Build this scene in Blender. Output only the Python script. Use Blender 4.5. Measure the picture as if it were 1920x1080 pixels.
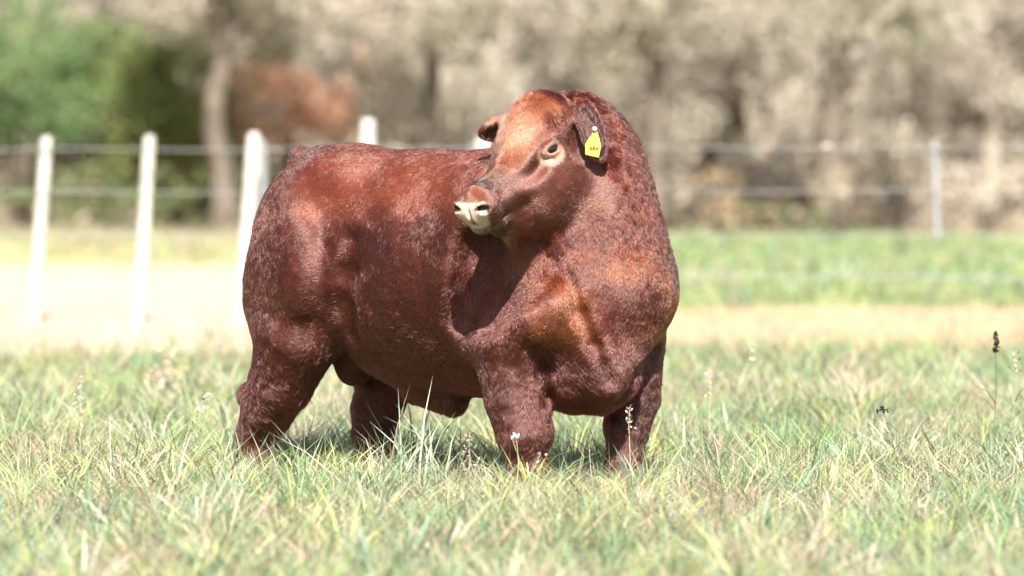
import bpy, math, os, random
import numpy as np
from mathutils import Vector, Matrix
random.seed(7); rng = np.random.default_rng(11)
QUICK = ''
PI = math.pi
scene = bpy.context.scene
for o in list(bpy.data.objects): bpy.data.objects.remove(o)
C = scene.collection

# ------------------------------------------------------------------ camera, sky, sun, exposure
FPX, HOR, CAMZ = 10667.0, 211.0, 1.60          # focal length and horizon in pixels of the 1920 wide photograph
cam_d = bpy.data.cameras.new('camera'); cam = bpy.data.objects.new('camera', cam_d); C.objects.link(cam)
cam_d.sensor_width = 36; cam_d.lens = FPX/1920*36; cam_d.clip_start = .5; cam_d.clip_end = 3000
cam.location = (0, 0, CAMZ); cam.rotation_euler = (PI/2 - math.atan((540-HOR)/FPX), 0, 0)
cam_d.dof.use_dof = True; cam_d.dof.focus_distance = 23.55; cam_d.dof.aperture_fstop = 1.9
scene.camera = cam
SUN_EL, SUN_AZ = math.radians(45), math.radians(2)      # azimuth: how far right of straight behind the camera
w = bpy.data.worlds.new('World'); scene.world = w; w.use_nodes = True
nt = w.node_tree; bgn = nt.nodes['Background']; sky = nt.nodes.new('ShaderNodeTexSky')
sky.sky_type = 'NISHITA'; sky.sun_disc = False; sky.sun_elevation = SUN_EL; sky.sun_rotation = PI - SUN_AZ
sky.air_density = 1.0; sky.dust_density = 2.0
nt.links.new(sky.outputs[0], bgn.inputs[0]); bgn.inputs[1].default_value = .05
sd = bpy.data.lights.new('sun', 'SUN'); sd.energy = 5.0; sd.angle = math.radians(.55); sd.color = (1, .955, .88)
sun = bpy.data.objects.new('sun', sd); C.objects.link(sun)
ldir = Vector((-math.sin(SUN_AZ)*math.cos(SUN_EL), math.cos(SUN_AZ)*math.cos(SUN_EL), -math.sin(SUN_EL)))
sun.rotation_euler = ldir.to_track_quat('-Z', 'Y').to_euler()
scene.view_settings.view_transform = 'Standard'; scene.view_settings.look = 'None'
scene.view_settings.exposure = 1.88; scene.view_settings.gamma = 1; scene.view_settings.use_curve_mapping = False

# ------------------------------------------------------------------ helpers
ALB = .70                                        # every surface colour below is multiplied by this
def scr(px, py, Y):
    """world point seen at photograph pixel (px, py) at distance Y"""
    return np.array([(px-960)/FPX*Y, Y, CAMZ-(py-HOR)/FPX*Y])
def gnd(py): return FPX*CAMZ/(py-HOR)
def tag(o, label=None, cat=None, group=None, kind=None):
    if label: o['label'] = label
    if cat: o['category'] = cat
    if group: o['group'] = group
    if kind: o['kind'] = kind
    return o
def mesh_np(name, V, Q=None, T=None, mats=(), parent=None, smooth=False, colors=None, mat_index=None):
    V = np.asarray(V, np.float32); me = bpy.data.meshes.new(name)
    parts = []; starts = []; tot = 0
    for F_, n in ((Q, 4), (T, 3)):
        if F_ is not None and len(F_):
            F_ = np.asarray(F_, np.int32); parts.append(F_.ravel()); starts.append(tot + np.arange(len(F_))*n); tot += F_.size
    li = np.concatenate(parts); st = np.concatenate(starts).astype(np.int32)
    me.vertices.add(len(V)); me.vertices.foreach_set('co', V.ravel())
    me.loops.add(len(li)); me.loops.foreach_set('vertex_index', li)
    me.polygons.add(len(st)); me.polygons.foreach_set('loop_start', st)
    if smooth: me.polygons.foreach_set('use_smooth', np.ones(len(st), bool))
    else: me.polygons.foreach_set('use_smooth', np.zeros(len(st), bool))
    if mat_index is not None: me.polygons.foreach_set('material_index', np.asarray(mat_index, np.int32))
    me.update(calc_edges=True)
    if colors is not None:
        a = me.color_attributes.new('col', 'FLOAT_COLOR', 'POINT')
        c = np.ones((len(V), 4), np.float32); c[:, :3] = np.asarray(colors)*ALB; a.data.foreach_set('color', c.ravel())
    for m in (mats if isinstance(mats, (list, tuple)) else [mats]): me.materials.append(m)
    o = bpy.data.objects.new(name, me); C.objects.link(o)
    if parent: o.parent = parent
    return o
def empty(name, loc=(0, 0, 0)):
    o = bpy.data.objects.new(name, None); o.location = loc; C.objects.link(o); o.empty_display_size = .2; return o
def new_mat(name, rough=.8, color=None, spec=.3):
    m = bpy.data.materials.new(name); m.use_nodes = True; b = m.node_tree.nodes['Principled BSDF']
    b.inputs['Roughness'].default_value = rough; b.inputs['Specular IOR Level'].default_value = spec
    if color: b.inputs['Base Color'].default_value = (*[q*ALB for q in color], 1)
    return m, m.node_tree, b
def attr_mat(name, rough=.7, spec=.3, trans=0.0):
    m, nt, b = new_mat(name, rough, spec=spec)
    a = nt.nodes.new('ShaderNodeAttribute'); a.attribute_name = 'col'
    nt.links.new(a.outputs['Color'], b.inputs['Base Color'])
    if trans:
        t = nt.nodes.new('ShaderNodeBsdfTranslucent'); mx = nt.nodes.new('ShaderNodeMixShader'); mx.inputs[0].default_value = trans
        nt.links.new(a.outputs['Color'], t.inputs['Color']); out = nt.nodes['Material Output']
        nt.links.new(b.outputs[0], mx.inputs[1]); nt.links.new(t.outputs[0], mx.inputs[2]); nt.links.new(mx.outputs[0], out.inputs[0])
    return m
def vnoise(P, scale, seed=0):
    """smooth value noise in 0..1 on numpy points"""
    P = np.asarray(P, np.float64)*scale + seed*17.31
    i = np.floor(P).astype(np.int64); f = P - i; f = f*f*(3-2*f)
    def h(x, y, z):
        n = (x*374761393 + y*668265263 + z*2147483647 + seed*974711) & 0x7fffffff
        n = ((n ^ (n >> 13))*1274126177) & 0x7fffffff
        return ((n ^ (n >> 16)) & 0xffff)/65535.0
    r = 0
    for dx in (0, 1):
        for dy in (0, 1):
            for dz in (0, 1):
                wgt = (f[:, 0] if dx else 1-f[:, 0])*(f[:, 1] if dy else 1-f[:, 1])*(f[:, 2] if dz else 1-f[:, 2])
                r = r + wgt*h(i[:, 0]+dx, i[:, 1]+dy, i[:, 2]+dz)
    return r
def fbm(P, scale, seed=0, oct=3):
    r = 0; a = 1; t = 0
    for k in range(oct): r = r + a*vnoise(P, scale*2**k, seed+k); t += a; a *= .5
    return r/t
def sstep(x, a, b):
    t = np.clip((x-a)/(b-a), 0, 1); return t*t*(3-2*t)


#ENV_BEGIN
# ------------------------------------------------------------------ the ground, one sheet to the horizon
def node_noise(nt, scale, detail=4, vec=None, rough=.6):
    n = nt.nodes.new('ShaderNodeTexNoise'); n.inputs['Scale'].default_value = scale; n.inputs['Detail'].default_value = detail; n.inputs['Roughness'].default_value = rough
    if vec is not None: nt.links.new(vec, n.inputs['Vector'])
    return n.outputs['Fac']
def node_math(nt, op, a, b=None, c=None, clamp=False):
    n = nt.nodes.new('ShaderNodeMath'); n.operation = op; n.use_clamp = clamp
    for i, v in enumerate((a, b, c)):
        if v is None: continue
        if isinstance(v, (int, float)): n.inputs[i].default_value = v
        else: nt.links.new(v, n.inputs[i])
    return n.outputs[0]
def node_step(nt, x, lo, hi):
    n = nt.nodes.new('ShaderNodeMapRange'); n.interpolation_type = 'SMOOTHSTEP'; nt.links.new(x, n.inputs[0])
    for i, v in ((1, lo), (2, hi)): n.inputs[i].default_value = v
    return n.outputs[0]
def node_mix(nt, f, a, b):
    n = nt.nodes.new('ShaderNodeMix'); n.data_type = 'RGBA'; nt.links.new(f, n.inputs[0])
    for i, v in ((6, a), (7, b)):
        if isinstance(v, tuple): n.inputs[i].default_value = (*[q*ALB for q in v], 1)
        else: nt.links.new(v, n.inputs[i])
    return n.outputs[2]
gm, nt, b = new_mat('meadow_ground', .95, spec=.1)
geo = nt.nodes.new('ShaderNodeNewGeometry'); sep = nt.nodes.new('ShaderNodeSeparateXYZ'); nt.links.new(geo.outputs['Position'], sep.inputs[0])
P_ = geo.outputs['Position']; X_, Y_ = sep.outputs[0], sep.outputs[1]
big = node_noise(nt, .35, 3, P_); mid = node_noise(nt, 1.6, 4, P_); fine = node_noise(nt, 14, 5, P_)
yw = node_math(nt, 'ADD', Y_, node_math(nt, 'MULTIPLY', node_math(nt, 'SUBTRACT', big, .5), 5.0))
turf = node_mix(nt, node_step(nt, mid, .40, .62), (.10, .13, .045), (.24, .20, .10))
turf = node_mix(nt, node_step(nt, fine, .35, .7), turf, (.16, .13, .07))
dust = node_mix(nt, node_step(nt, mid, .35, .7), (.50, .42, .32), (.40, .32, .235))
tan = node_mix(nt, node_step(nt, mid, .40, .62), (.46, .32, .22), (.42, .34, .19))
tan = node_mix(nt, node_step(nt, fine, .5, .75), tan, (.56, .44, .28))
green = node_mix(nt, node_step(nt, mid, .42, .58), (.17, .30, .08), (.36, .36, .16))
straw = node_mix(nt, node_step(nt, mid, .40, .65), (.40, .38, .16), (.50, .42, .22))
wood = node_mix(nt, node_step(nt, mid, .40, .60), (.30, .24, .16), (.20, .16, .10))
left = node_mix(nt, node_step(nt, yw, 57, 61), dust, straw)
right = node_mix(nt, node_step(nt, yw, 46, 48.5), tan, green)
far = node_mix(nt, node_step(nt, X_, -2.5, .5), left, right)
col = node_mix(nt, node_step(nt, yw, 37.0, 39.5), turf, far)
col = node_mix(nt, node_step(nt, yw, 73, 77), col, wood)
nt.links.new(col, b.inputs['Base Color'])
bp = nt.nodes.new('ShaderNodeBump'); bp.inputs['Strength'].default_value = .6; bp.inputs['Distance'].default_value = .04; nt.links.new(fine, bp.inputs['Height']); nt.links.new(bp.outputs[0], b.inputs['Normal'])
ys = np.concatenate([np.linspace(-60, 10, 8), np.linspace(12, 85, 180), np.array([100, 140, 250, 500, 1000, 2200])])
xs = np.concatenate([np.array([-1500, -400, -120, -50, -25]), np.linspace(-14, 14, 90), np.array([25, 50, 120, 400, 1500])])
gx, gy = np.meshgrid(xs, ys, indexing='ij'); GP = np.stack([gx.ravel(), gy.ravel(), gx.ravel()*0], 1)
def ground_z(x, y):
    P = np.stack([x, y, x*0], 1); near = sstep(y, 10, 14)*(1-sstep(y, 36, 60))*(np.abs(x) < 20)
    return (fbm(P, 1.3, 71, 3)-.5)*.11*near
GP[:, 2] = ground_z(GP[:, 0], GP[:, 1]) - .012
i, j = np.meshgrid(np.arange(len(xs)-1), np.arange(len(ys)-1), indexing='ij'); k = (i*len(ys)+j).ravel()
tag(mesh_np('ground', GP, Q=np.stack([k, k+len(ys), k+len(ys)+1, k+1], 1), mats=gm, smooth=True), kind='structure')

# ------------------------------------------------------------------ grass
def blades(P, L, Wd, az, lean, bend, colr, tip=None, droop=None):
    """curved tapering blades: seven vertices, two quads and a tip each"""
    n = len(P); d = np.stack([np.cos(az), np.sin(az), 0*az], 1); sd_ = np.stack([-np.sin(az), np.cos(az), 0*az], 1)
    tw = rng.uniform(0, PI, n); sd_ = sd_*np.cos(tw)[:, None] + d*np.sin(tw)[:, None]
    V = np.zeros((n, 7, 3)); pos = P.copy(); ang = lean.copy(); k = 0; C_ = np.zeros((n, 7, 3))
    for lv, wd in enumerate((1.0, .9, .6, 0)):
        if wd > 0:
            V[:, k] = pos - sd_*(Wd*wd/2)[:, None]; V[:, k+1] = pos + sd_*(Wd*wd/2)[:, None]
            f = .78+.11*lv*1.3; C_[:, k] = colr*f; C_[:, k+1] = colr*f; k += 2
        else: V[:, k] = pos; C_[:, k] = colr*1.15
        pos = pos + (d*np.sin(ang)[:, None] + np.array([0, 0, 1.0])*np.cos(ang)[:, None])*(L/3)[:, None]
        ang = ang + bend
    o = (np.arange(n)*7)[:, None]
    Q = np.concatenate([o+np.array([[0, 1, 3, 2]]), o+np.array([[2, 3, 5, 4]])]); T = o+np.array([[4, 5, 6]])
    return V.reshape(-1, 3), Q, T, C_.reshape(-1, 3)
GRASS = np.array([[.31, .44, .18], [.40, .49, .23], [.22, .35, .18], [.53, .56, .20], [.28, .44, .30], [.11, .17, .09]])
DRY = np.array([[.68, .61, .40], [.58, .48, .34], [.58, .56, .34], [.72, .62, .52], [.44, .31, .24], [.64, .47, .33]])
grass_mat = attr_mat('grass_blades', .5, .35, .42)
def field(name, n, y0, y1, L0, W0, pdry, label, seed, dens=None, margin=1.3, xr=None, lieh=.11):
    t = rng.random(n); y = y0 + (y1-y0)*t
    hw = .09*y + margin; x = (rng.random(n)*2-1)*hw if xr is None else xr[0] + (xr[1]-xr[0])*rng.random(n)
    P = np.stack([x, y, 0*x], 1); cl = fbm(P, 1.1, seed, 3); c2 = fbm(P, 4.5, seed+5, 2); c3 = fbm(P, .45, seed+9, 2)
    keep = rng.random(n) < np.clip(.5+1.8*(c2-.42), .12, 1)
    if dens is not None: keep &= rng.random(n) < dens(x, y, cl)
    P, x, y, cl, c2, c3 = (q[keep] for q in (P, x, y, cl, c2, c3)); n = len(P)
    lie = rng.random(n) < .55; P[:, 2] = ground_z(x, y) - .01 + np.where(lie, rng.random(n)*lieh*(.5+1.2*(c2-.2)), 0)
    dry = rng.random(n) < np.clip(pdry + 1.9*(cl-.5) + .8*(c2-.5), .06, .92)
    L = L0*rng.uniform(.45, 1.25, n)*(.62+.75*c2+.35*(c3-.5)); L = np.where(rng.random(n) < .02, L*1.6, L)
    Wd = W0*rng.uniform(.5, 1.3, n)*np.where(dry, .7, 1)
    az = rng.uniform(0, 2*PI, n); L = np.where(lie, L*.75, L*.72); lean = np.abs(rng.normal(.45, .45, n)) + .2*dry + np.where(lie, .75, 0); bend = rng.normal(.42, .38, n) - np.where(lie, .25, 0)
    g = GRASS[(rng.integers(0, 3, n) + (fbm(P, 2.2, seed+3, 2)*8).astype(int)) % len(GRASS)]; d_ = DRY[(rng.integers(0, 3, n) + (fbm(P, 3.1, seed+4, 2)*7).astype(int)) % len(DRY)]
    c = np.where(dry[:, None], d_, g)*rng.uniform(.6, 1.3, (n, 1))
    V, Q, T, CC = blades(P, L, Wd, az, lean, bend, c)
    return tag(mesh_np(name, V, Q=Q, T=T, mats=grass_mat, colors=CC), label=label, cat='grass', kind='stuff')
q = .25 if QUICK else 1
def clump_field(name, nt_, per, y0, y1, L0, W0, label, seed, cat='grass'):
    y = y0+(y1-y0)*rng.random(nt_); x = (rng.random(nt_)*2-1)*(.09*y+1.3); k = np.repeat(np.arange(nt_), per); n = len(k)
    sz = rng.uniform(.45, 1.2, nt_)*(.55+.9*fbm(np.stack([x, y, 0*x], 1), 1.7, seed, 2)); az = rng.uniform(0, 2*PI, n); r = rng.random(n)*.045*sz[k]
    P = np.stack([x[k]+r*np.cos(az), y[k]+r*np.sin(az), 0*r], 1); P[:, 2] = ground_z(P[:, 0], P[:, 1])-.01
    pick = rng.random(nt_); base = np.where((pick < .42)[:, None], DRY[rng.integers(0, len(DRY), nt_)], GRASS[rng.integers(0, len(GRASS)-1, nt_)])
    L = L0*sz[k]*rng.uniform(.5, 1.15, n); lean = np.abs(rng.normal(.12, .16, n)) + r/.045*.5 + (rng.random(nt_)*.5)[k]; bend = rng.uniform(.1, .75, n)
    V, Q, T, CC = blades(P, L, W0*rng.uniform(.5, 1.3, n), az, lean, bend, base[k]*rng.uniform(.75, 1.25, (n, 1)))
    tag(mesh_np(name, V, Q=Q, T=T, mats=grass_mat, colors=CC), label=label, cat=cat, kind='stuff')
clump_field('grass_clumps', int(4300*q), 42, 16.6, 34.5, .30, .0095, 'coarse clumps of pale green and straw grass scattered through the meadow', 83)
field('meadow_grass', int(360000*q), 19.5, 30.5, .30, .0052, .44, 'matted green and straw grass around the feet of the bull', 3)
field('foreground_grass', int(75000*q), 15.2, 19.5, .30, .0065, .42, 'blurred green and straw grass in front of the bull', 13)
field('back_grass', int(70000*q), 30.5, 39.5, .28, .009, .36, 'blurred green grass behind the bull up to the dry strip', 23, dens=lambda x, y, c: 1-sstep(y+9*(c-.5), 33.0, 38.8)*.96)
field('far_grass', int(46000*q), 46.5, 73, .26, .022, .20, 'blurred green grass beyond the wire fence on the right', 33, dens=lambda x, y, c: sstep(c, .30, .48)*sstep(x, -1.5, 1), margin=1)
field('dry_strip_stubble', int(12000*q), 38, 47, .12, .012, .98, 'thin dry stubble on the bare strip in front of the fence', 43, dens=lambda x, y, c: .25+.6*sstep(x, -.5, 1.5))
field('straw_grass', int(20000*q), 60, 76, .28, .022, .62, 'yellow green grass under the bushes on the left', 53, xr=(-8.5, 0), dens=lambda x, y, c: sstep(c, .38, .5))

# ------------------------------------------------------------------ tubes, trees, bushes
def tube(pts, rad, n=8, noise=0.0):
    """one closed tapered tube through the points"""
    pts = np.asarray(pts, float); V = []; Q = []
    for i, p in enumerate(pts):
        d = pts[min(i+1, len(pts)-1)]-pts[max(i-1, 0)]; d = d/np.linalg.norm(d)
        r0 = np.cross(d, [0, 1, .3]); r0 /= np.linalg.norm(r0); r1 = np.cross(d, r0)
        for j in range(n):
            t = 2*PI*j/n; rr = rad[i]*(1+noise*rng.uniform(-1, 1)); V.append(p + rr*(math.cos(t)*r0+math.sin(t)*r1))
    for i in range(len(pts)-1):
        for j in range(n): Q.append([i*n+j, i*n+(j+1) % n, (i+1)*n+(j+1) % n, (i+1)*n+j])
    k = len(V); V.append(pts[0]); V.append(pts[-1])
    T = [[k, (j+1) % n, j] for j in range(n)] + [[k+1, (len(pts)-1)*n+j, (len(pts)-1)*n+(j+1) % n] for j in range(n)]
    return np.array(V), np.array(Q), np.array(T)
def leafy(centres, radii, per, size, cols, seed=0, stretch=(1, 1, 1), shell=.35, aspect=1.7):
    """leaf faces spread through clumps"""
    Vs, Cs = [], []
    for c, r in zip(centres, radii):
        n = max(8, int(per*(r/.5)**2)); d = rng.normal(size=(n, 3)); d /= np.linalg.norm(d, axis=1, keepdims=True)
        rad = r*(shell + (1-shell)*rng.random(n)**.5); P = c + d*rad[:, None]*np.array(stretch)*(1+.35*(vnoise(d+c, 2.3, seed)-.5))[:, None]
        a = rng.normal(size=(n, 3)); a /= np.linalg.norm(a, axis=1, keepdims=True); b_ = np.cross(a, rng.normal(size=(n, 3))); b_ /= np.linalg.norm(b_, axis=1, keepdims=True)
        sz = size*rng.uniform(.5, 1.3, n)[:, None]
        Vs.append(np.stack([P-a*sz*aspect, P+b_*sz*.6, P+a*sz*aspect, P-b_*sz*.6], 1).reshape(-1, 3))
        ci = cols[rng.integers(0, len(cols))]*.6 + cols[rng.integers(0, len(cols), n)]*.4
        Cs.append(np.repeat(ci*rng.uniform(.75, 1.25, (n, 1)), 4, 0))
    V = np.concatenate(Vs); return V, np.arange(len(V)).reshape(-1, 4), np.concatenate(Cs)
bark, nt, b = new_mat('bark', .95, spec=.1)
at = nt.nodes.new('ShaderNodeNewGeometry'); nz = node_noise(nt, 9, 5, at.outputs['Position']); nt.links.new(node_mix(nt, node_step(nt, nz, .35, .65), (.40, .35, .28), (.29, .25, .20)), b.inputs['Base Color'])
bp = nt.nodes.new('ShaderNodeBump'); bp.inputs['Strength'].default_value = .8; bp.inputs['Distance'].default_value = .03; nt.links.new(nz, bp.inputs['Height']); nt.links.new(bp.outputs[0], b.inputs['Normal'])
dbark, nt, b = new_mat('dark_bark', .95, (.075, .058, .045), .1)
at = nt.nodes.new('ShaderNodeNewGeometry'); nz = node_noise(nt, 7, 5, at.outputs['Position']); nt.links.new(node_mix(nt, node_step(nt, nz, .35, .65), (.19, .155, .125), (.10, .08, .065)), b.inputs['Base Color'])
leaf_mat = attr_mat('leaves', .7, .2, .3); twig_mat = attr_mat('twigs', .85, .15, .32)
PALE = np.array([[.59, .53, .445], [.54, .48, .395], [.62, .56, .475], [.48, .45, .34], [.58, .49, .415]])
GREEN = np.array([[.13, .20, .07], [.19, .26, .09], [.09, .14, .06], [.28, .33, .12], [.34, .35, .18]])
BRIGHT = np.array([[.16, .27, .10], [.22, .33, .13], [.13, .20, .09]])
ORANGE = np.array([[.80, .40, .25], [.70, .40, .27], [.78, .50, .37]])
def tree(px, Y, H, rt, label, lean=0.0, mat=bark, crown=PALE, cr=1.5, clumps=26, low=1.6, bmin=3, group='bare grey trees behind the fence', base_dx=0, name='tree', per=330, size=.034):
    x = (px-960)/FPX*Y; root = empty(name, (x, Y, 0)); tag(root, label, 'tree', group)
    hs = np.linspace(-.1, H*.72, 9); wob = np.cumsum(rng.normal(0, .06, (9, 2)), 0); wob -= wob[1]
    pts = np.stack([lean*hs+wob[:, 0], wob[:, 1], hs], 1); rad = rt*np.interp(hs, [0, .25, H*.72], [1.35, 1, .35]); rad[0] = rt*1.6
    V, Q, T = tube(pts, rad, 10, .12); mesh_np('trunk', V, Q=Q, T=T, mats=mat, parent=root, smooth=True)
    cents, rr = [], []
    for k in range(9):
        i = rng.integers(bmin, 9); a = rng.uniform(0, 2*PI); Ln = rng.uniform(.8, 1.5)*cr*(.9 if i < 6 else .7); el_ = rng.uniform(.05, .9)
        d = np.array([math.cos(a)*math.cos(el_), math.sin(a)*math.cos(el_), math.sin(el_)]); p = [pts[i]]; v_ = d.copy()
        for s_ in range(5): v_ = v_ + rng.normal(0, .28, 3); v_ /= np.linalg.norm(v_); p.append(p[-1]+v_*Ln/5)
        V, Q, T = tube(p, np.linspace(rt*.42, rt*.07, 6), 6, .1); mesh_np('branch', V, Q=Q, T=T, mats=mat, parent=root, smooth=True)
        for f in (2, 3, 4, 5): cents.append(p[f] + rng.normal(0, .18, 3)); rr.append(rng.uniform(.22, .5))
    for k in range(clumps):
        a = rng.uniform(0, 2*PI); r_ = cr*math.sqrt(rng.random()); cents.append(np.array([lean*H*.6+r_*math.cos(a), r_*math.sin(a)*.8, rng.uniform(low, H)])); rr.append(rng.uniform(.28, .62))
    V, Q, Cc = leafy(cents, rr, per*(.4 if QUICK else 1), size, crown, int(px))
    mesh_np('crown', V, Q=Q, mats=twig_mat if crown is PALE else leaf_mat, parent=root, colors=Cc)
    return root
def bush(px, py0, Y, w_, h_, label, cols, name='bush', group=None, per=330, size=.036, z0=0.0, n=14, cat='bush'):
    x = (px-960)/FPX*Y; root = empty(name, (x, Y, 0)); tag(root, label, cat, group)
    for k in range(5):
        a = rng.uniform(0, 2*PI); q_ = np.array([math.cos(a)*w_*.3, math.sin(a)*.2, (z0+h_)*.75])
        V, Q, T = tube([np.array([rng.normal(0, .05), rng.normal(0, .05), -.05]), q_*.5+rng.normal(0, .05, 3), q_], [.03, .022, .01], 6); mesh_np('stem', V, Q=Q, T=T, mats=dbark, parent=root, smooth=True)
    cents = [np.array([rng.normal(0, .33)*w_, rng.uniform(-.4, .4)*min(w_, 1.6), z0+h_*(.12+.95*rng.random()**.9)]) for k in range(n*2)]
    V, Q, Cc = leafy(cents, [rng.uniform(.10, .36)*min(w_, h_)*.8 for k in range(n*2)], per*(.4 if QUICK else 1), size, cols, int(px))
    mesh_np('foliage', V, Q=Q, mats=leaf_mat, parent=root, colors=Cc)
    return root
# the trees, left to right
tree(40, 84, 5.5, .13, 'bare grey tree whose crown hangs over the bright green bush at far left', cr=1.9, low=2.4, bmin=5)
tree(255, 86, 5.6, .12, 'bare grey tree with pale crown above the middle of the green hedge', cr=2.0, low=2.5, bmin=5, lean=.05)
tree(424, 76, 5.2, .17, 'dark trunked tree at the right end of the green bushes', mat=dbark, cr=1.3, low=2.9, bmin=6, lean=-.02)
tree(540, 80, 5.6, .15, 'gnarled pale tree just right of the dark trunk behind the third white post', cr=1.6, low=1.2)
tree(700, 83, 5.5, .12, 'bare pale tree behind the rump of the bull and the orange bush', cr=1.7, low=1.4)
tree(822, 78, 5.4, .16, 'bare tree with dark hollow trunk over the middle of the bull\'s back', mat=dbark, cr=1.5, low=2.6, bmin=5)
tree(960, 84, 5.6, .13, 'bare pale tree directly behind the head of the bull', cr=1.8, low=1.0)
tree(1232, 77, 5.3, .15, 'bare tree with a short dark trunk close right of the bull\'s neck', mat=dbark, cr=1.3, low=2.4, bmin=5, lean=.03)
tree(1300, 85, 5.8, .13, 'bare pale tree between the two dark trunks right of the bull', cr=1.8, low=1.0)
tree(1562, 75, 5.6, .24, 'thick trunked tree with dark upper trunk on the right, left of the thin stake', mat=dbark, cr=1.5, low=2.75, bmin=6)
tree(1430, 82, 5.6, .13, 'bare pale tree rising behind the low dark green bush', cr=1.7, low=.7, clumps=36)
tree(1690, 81, 5.7, .14, 'bare pale tree between the thick dark trunk and the thin stake', cr=1.8, low=.5, clumps=40)
tree(1850, 84, 5.8, .14, 'bare pale tree at the far right edge of the picture', cr=1.9, low=.8)
bush(40, 0, 79, 1.7, 2.9, 'bright green bush at the far left edge behind the fence', BRIGHT, n=22, group='green bushes at the left')
bush(185, 0, 80, 2.1, 2.55, 'olive green bush behind the first two white posts', GREEN, n=26, group='green bushes at the left')
bush(330, 0, 79, 1.9, 2.35, 'yellowish green bush between the second and third white posts', GREEN*np.array([1.35, 1.2, 1.0]), n=24, group='green bushes at the left')
bush(255, 0, 77, 2.6, .75, 'low dark green thicket at the foot of the green bushes', GREEN*.8, n=22, group='green bushes at the left')
bush(585, 0, 79, 1.5, 1.25, 'orange brown bush above the rump of the bull', ORANGE, z0=.80, n=15)
bush(690, 0, 80, .6, .35, 'small orange leaved bush with its top above the rump', ORANGE, z0=2.1, n=6)
bush(650, 0, 82, .9, .4, 'orange leaved treetop at the upper edge left of the bull\'s head', ORANGE, z0=2.9, n=8)
bush(1480, 0, 73.5, 1.05, .40, 'low dark green bush in front of the bare trees right of the bull', GREEN*.7, n=12)
bush(1350, 0, 75, .6, .75, 'upright tan clump of dead stems right of the bull', np.array([[.55, .38, .24], [.50, .40, .26]]), n=8)
bush(1560, 0, 74, .45, .9, 'pale clump of dead stems at the foot of the thick dark trunk', np.array([[.60, .50, .37], [.55, .46, .33]]), n=8)
bush(1690, 0, 77, .8, .9, 'beige clump of dead stems left of the thin stake', PALE, n=9)
bush(1850, 0, 77, 1.1, .8, 'beige clump of dead stems at the right edge', PALE, n=10)
bush(1440, 0, 79, 1.4, 1.0, 'greyish brushwood behind the low dark green bush', PALE, n=12)
# the wood behind, one mass
n = 420; cents = np.stack([rng.uniform(-24, 24, n), rng.uniform(90, 104, n), rng.uniform(.0, 1, n)**.9*11], 1)
V, Q, Cc = leafy(cents, rng.uniform(.9, 1.9, n), 30 if QUICK else 75, .13, PALE*.85, 5)
tag(mesh_np('distant_wood', V, Q=Q, mats=twig_mat, colors=Cc), 'dense pale winter wood closing the view behind the nearer trees', 'wood', kind='stuff')
n = 230; cents = np.stack([rng.uniform(-10, 10, n), rng.uniform(78, 82, n), rng.uniform(.05, .8, n)], 1)
V, Q, Cc = leafy(cents, rng.uniform(.25, .5, n), 60, .045, PALE*np.array([1.05, .98, .92]), 6, stretch=(.8, .8, 1.3))
tag(mesh_np('brushwood', V, Q=Q, mats=twig_mat, colors=Cc), 'knee high beige brushwood and dead stems along the foot of the trees', 'brushwood', kind='stuff')

# ------------------------------------------------------------------ the fence
FY = 43.9
white, nt, b = new_mat('white_paint', .7, (.80, .77, .72), .3)
at = nt.nodes.new('ShaderNodeNewGeometry'); nz = node_noise(nt, 6, 5, at.outputs['Position']); nt.links.new(node_mix(nt, node_step(nt, nz, .3, .75), (.58, .56, .52), (.38, .35, .30)), b.inputs['Base Color'])
grey, _, _ = new_mat('grey_post_paint', .7, (.24, .25, .25)); wirem, _, _ = new_mat('wire', .5, (.27, .29, .29), .3)
fence = empty('wire_fence', (scr(85, 300, FY)[0], FY, 0)); tag(fence, 'white post and wire fence running across the picture behind the bull', 'fence')
fo_ = np.array(fence.location)
def post(top, bot, wpx, Y, mat, name='post', label=None, z0=-.05, taper=.94):
    t_ = scr(*top, Y); b_ = scr(*bot, Y); d = (t_-b_)/(t_[2]-b_[2]); p0 = b_+d*(z0-b_[2]); hw = wpx/2/FPX*Y; V = []; L_ = [0, .5, .97, 1]; n = 12
    for f, sc_ in zip(L_, (1, (1+taper)/2, taper, taper*.72)):
        c = p0+(t_-p0)*f
        for j in range(n):
            a = 2*PI*j/n; rr = hw*sc_/max(abs(math.cos(a)), abs(math.sin(a)))**.7; V.append(c+np.array([rr*math.cos(a), rr*math.sin(a), 0]))
    Q = [[i*n+j, i*n+(j+1) % n, (i+1)*n+(j+1) % n, (i+1)*n+j] for i in range(3) for j in range(n)]
    T = [[0, j+1, j] for j in range(1, n-1)] + [[3*n, 3*n+j, 3*n+j+1] for j in range(1, n-1)]
    o = mesh_np(name, np.array(V)-fo_, Q=Q, T=T, mats=mat, parent=fence)
    if label: o['label'] = label
    return o
post((88, 256), (66, 560), 23, FY, white); post((281, 254), (262, 560), 23, FY, white); post((477, 248), (455, 560), 26, FY-.05, white)
post((489, 262), (497, 560), 22, FY+.35, grey, label='grey second post right behind the third white post')
post((690, 222), (690, 560), 30, FY-.4, white, label='taller and thicker white post above the rump'); post((905, 258), (900, 560), 30, FY, white)
post((1752, 262), (1758, 440), 14, FY, grey, name='stay', label='thin grey stake that ends above the ground', z0=.62)
for (yl, yr) in ((281, 275), (361, 357), (440, 440), (498, 523)):
    xs_ = np.linspace(-260, 2180, 26); pts = [scr(x, yl+(yr-yl)*(x/1920), FY-.07)+np.array([0, 0, .006*math.sin(x*.012)]) for x in xs_]
    V, Q, T = tube(pts, [.0042 if yl < 450 else .0065]*len(pts), 6); mesh_np('wire', V-fo_, Q=Q, T=T, mats=wirem, parent=fence, smooth=True)
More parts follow.
